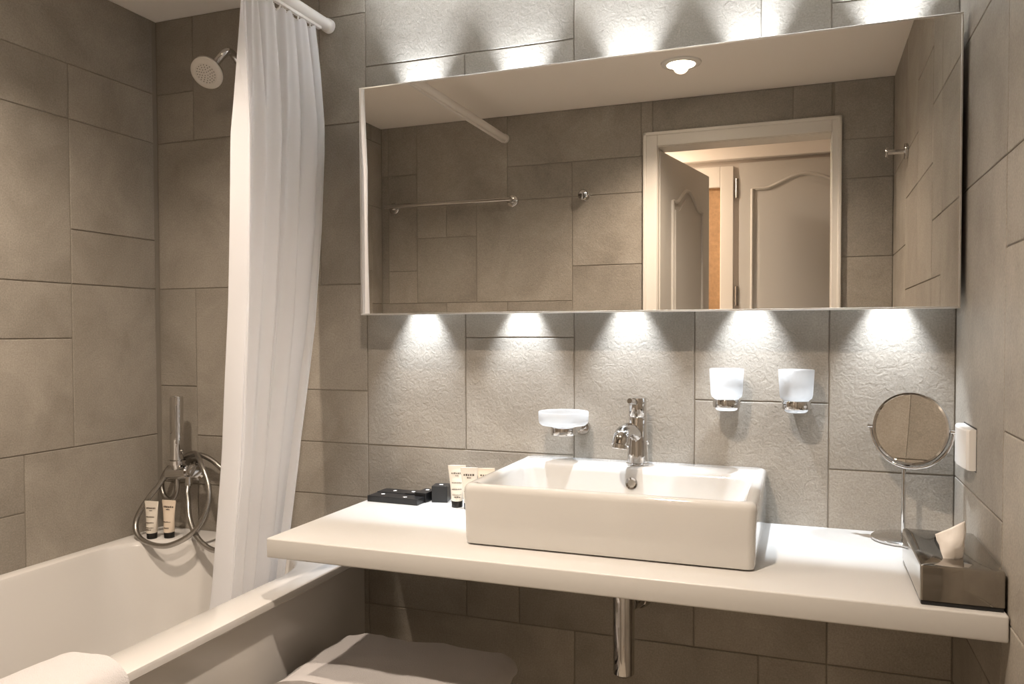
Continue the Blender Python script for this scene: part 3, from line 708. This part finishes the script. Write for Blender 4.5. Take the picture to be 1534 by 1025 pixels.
# ================================================================== BLACK BOXES
def carton(label, c, size, rz, z0=CT, marks=((0, 0),), group='small black amenity boxes on the counter'):
    t = thing('amenity_box', label, 'box', (c[0], c[1], z0), group)
    bm = B(); rot_box(bm, (c[0], c[1], z0+.0003), size, rz, .0008); bx = obj('carton', bm, BLACK, t)
    for u, v in marks:
        p = Vector((c[0], c[1], z0+size[2]+.0004))+Matrix.Rotation(rz, 3, 'Z') @ Vector((u, v, 0))
        bm = B(); lathe(bm, [(.0058, 0), (.0058, .0003)], p, n=6); obj('logo', bm, WPRINT, bx, label='tiny white emblem')
    return t
carton('flat black box at the left counter edge, front one', (.182, -.088), (.150, .050, .0155), -.03, marks=((-.045, .006), (.030, -.008)))
carton('flat black box against the wall behind the front one', (.150, -.038), (.085, .048, .017), -.03)
carton('short flat black box in the middle of the rear row', (.2105, -.040), (.032, .046, .0185), -.03, marks=((-.004, 0),))
carton('thicker black box next to the black cube', (.246, -.046), (.034, .060, .0250), -.03, marks=((0, .012),))
carton('black cube-shaped box in front of the wall', (.2895, -.040), (.042, .044, .043), .22)

# ================================================================== UNDER THE COUNTER
t = thing('stool', 'low white stool under the counter with towels on it', 'stool', (.325, -.30, 0))
obj('seat', box(B(), .07, .60, -.50, -.12, .335, .362, .006), WHITE, t)
for x in (.10, .57):
    for y in (-.47, -.15): obj('leg', box(B(), x-.018, x+.018, y-.018, y+.018, 0, .335, .003), WHITE, t)
path = [(a_, b_+.010) for a_, b_ in [(.30, .395), (.44, .398), (.525, .402), (.552, .415), (.555, .432), (.535, .444), (.46, .446), (.30, .447), (.17, .443), (.105, .432), (.078, .410), (.080, .390), (.11, .381), (.30, .380), (.50, .380), (.565, .382)]]
bm = band_towel(path, .019, -.49, -.205, 18, .007, 11)
tag(obj('folded_towel', bm, TOWEL, smooth=60), 'folded white towel lying under the counter beside the tub panel', 'towel')

# ================================================================== ON THE OPPOSITE AND RIGHT WALLS (seen in the mirror)
t = thing('towel_rail', 'long chrome towel rail on the wall reflected in the mirror', 'towel rail', (-.345, D, 1.81))
bm = B(); cyl(bm, (-.645, D+.062, 1.8105), (-.020, D+.062, 1.8095), .0095, 20); obj('bar', bm, CHROME, t, True)
for x in (-.628, -.035):
    bm = B(); cyl(bm, (x, D+.008, 1.810), (x, D+.066, 1.810), .010, 20); obj('post', bm, CHROME, t, True)
    bm = B(); lathe(bm, [(.026, 0), (.026, .006), (.021, .010), (.010, .0105)], (x, D+.0005, 1.810), (0, 1, 0), 32); obj('wall_plate', bm, CHROME, t, True)
t = thing('dressing_gown_hook', 'round chrome robe knob left of the reflected doorway', 'hook', (.298, D, 1.812))
bm = B(); lathe(bm, [(.020, 0), (.020, .004), (.010, .006), (.009, .022)], (.298, D+.0005, 1.812), (0, 1, 0), 32); obj('stem', bm, CHROME, t, True)
bm = B(); lathe(bm, [(.010, .020), (.022, .030), (.023, .036), (.019, .042), (0, .044)], (.298, D+.0005, 1.812), (0, 1, 0), 32); obj('knob', bm, CHROME, t, True)
t = thing('robe_hook', 'chrome robe hook on the right wall, reflected near the mirror edge', 'hook', (XR, -1.156, 1.81))
bm = B(); cyl(bm, (XR-.0005, -1.156, 1.811), (XR-.010, -1.156, 1.811), .026, 32); obj('wall_plate', bm, CHROME, t, True)
bm = B(); cyl(bm, (XR-.008, -1.156, 1.811), (XR-.062, -1.156, 1.811), .008, 20); obj('arm', bm, CHROME, t, True)
bm = B(); cyl(bm, (XR-.060, -1.156, 1.811), (XR-.067, -1.156, 1.811), .016, 28); obj('end_disc', bm, CHROME, t, True)
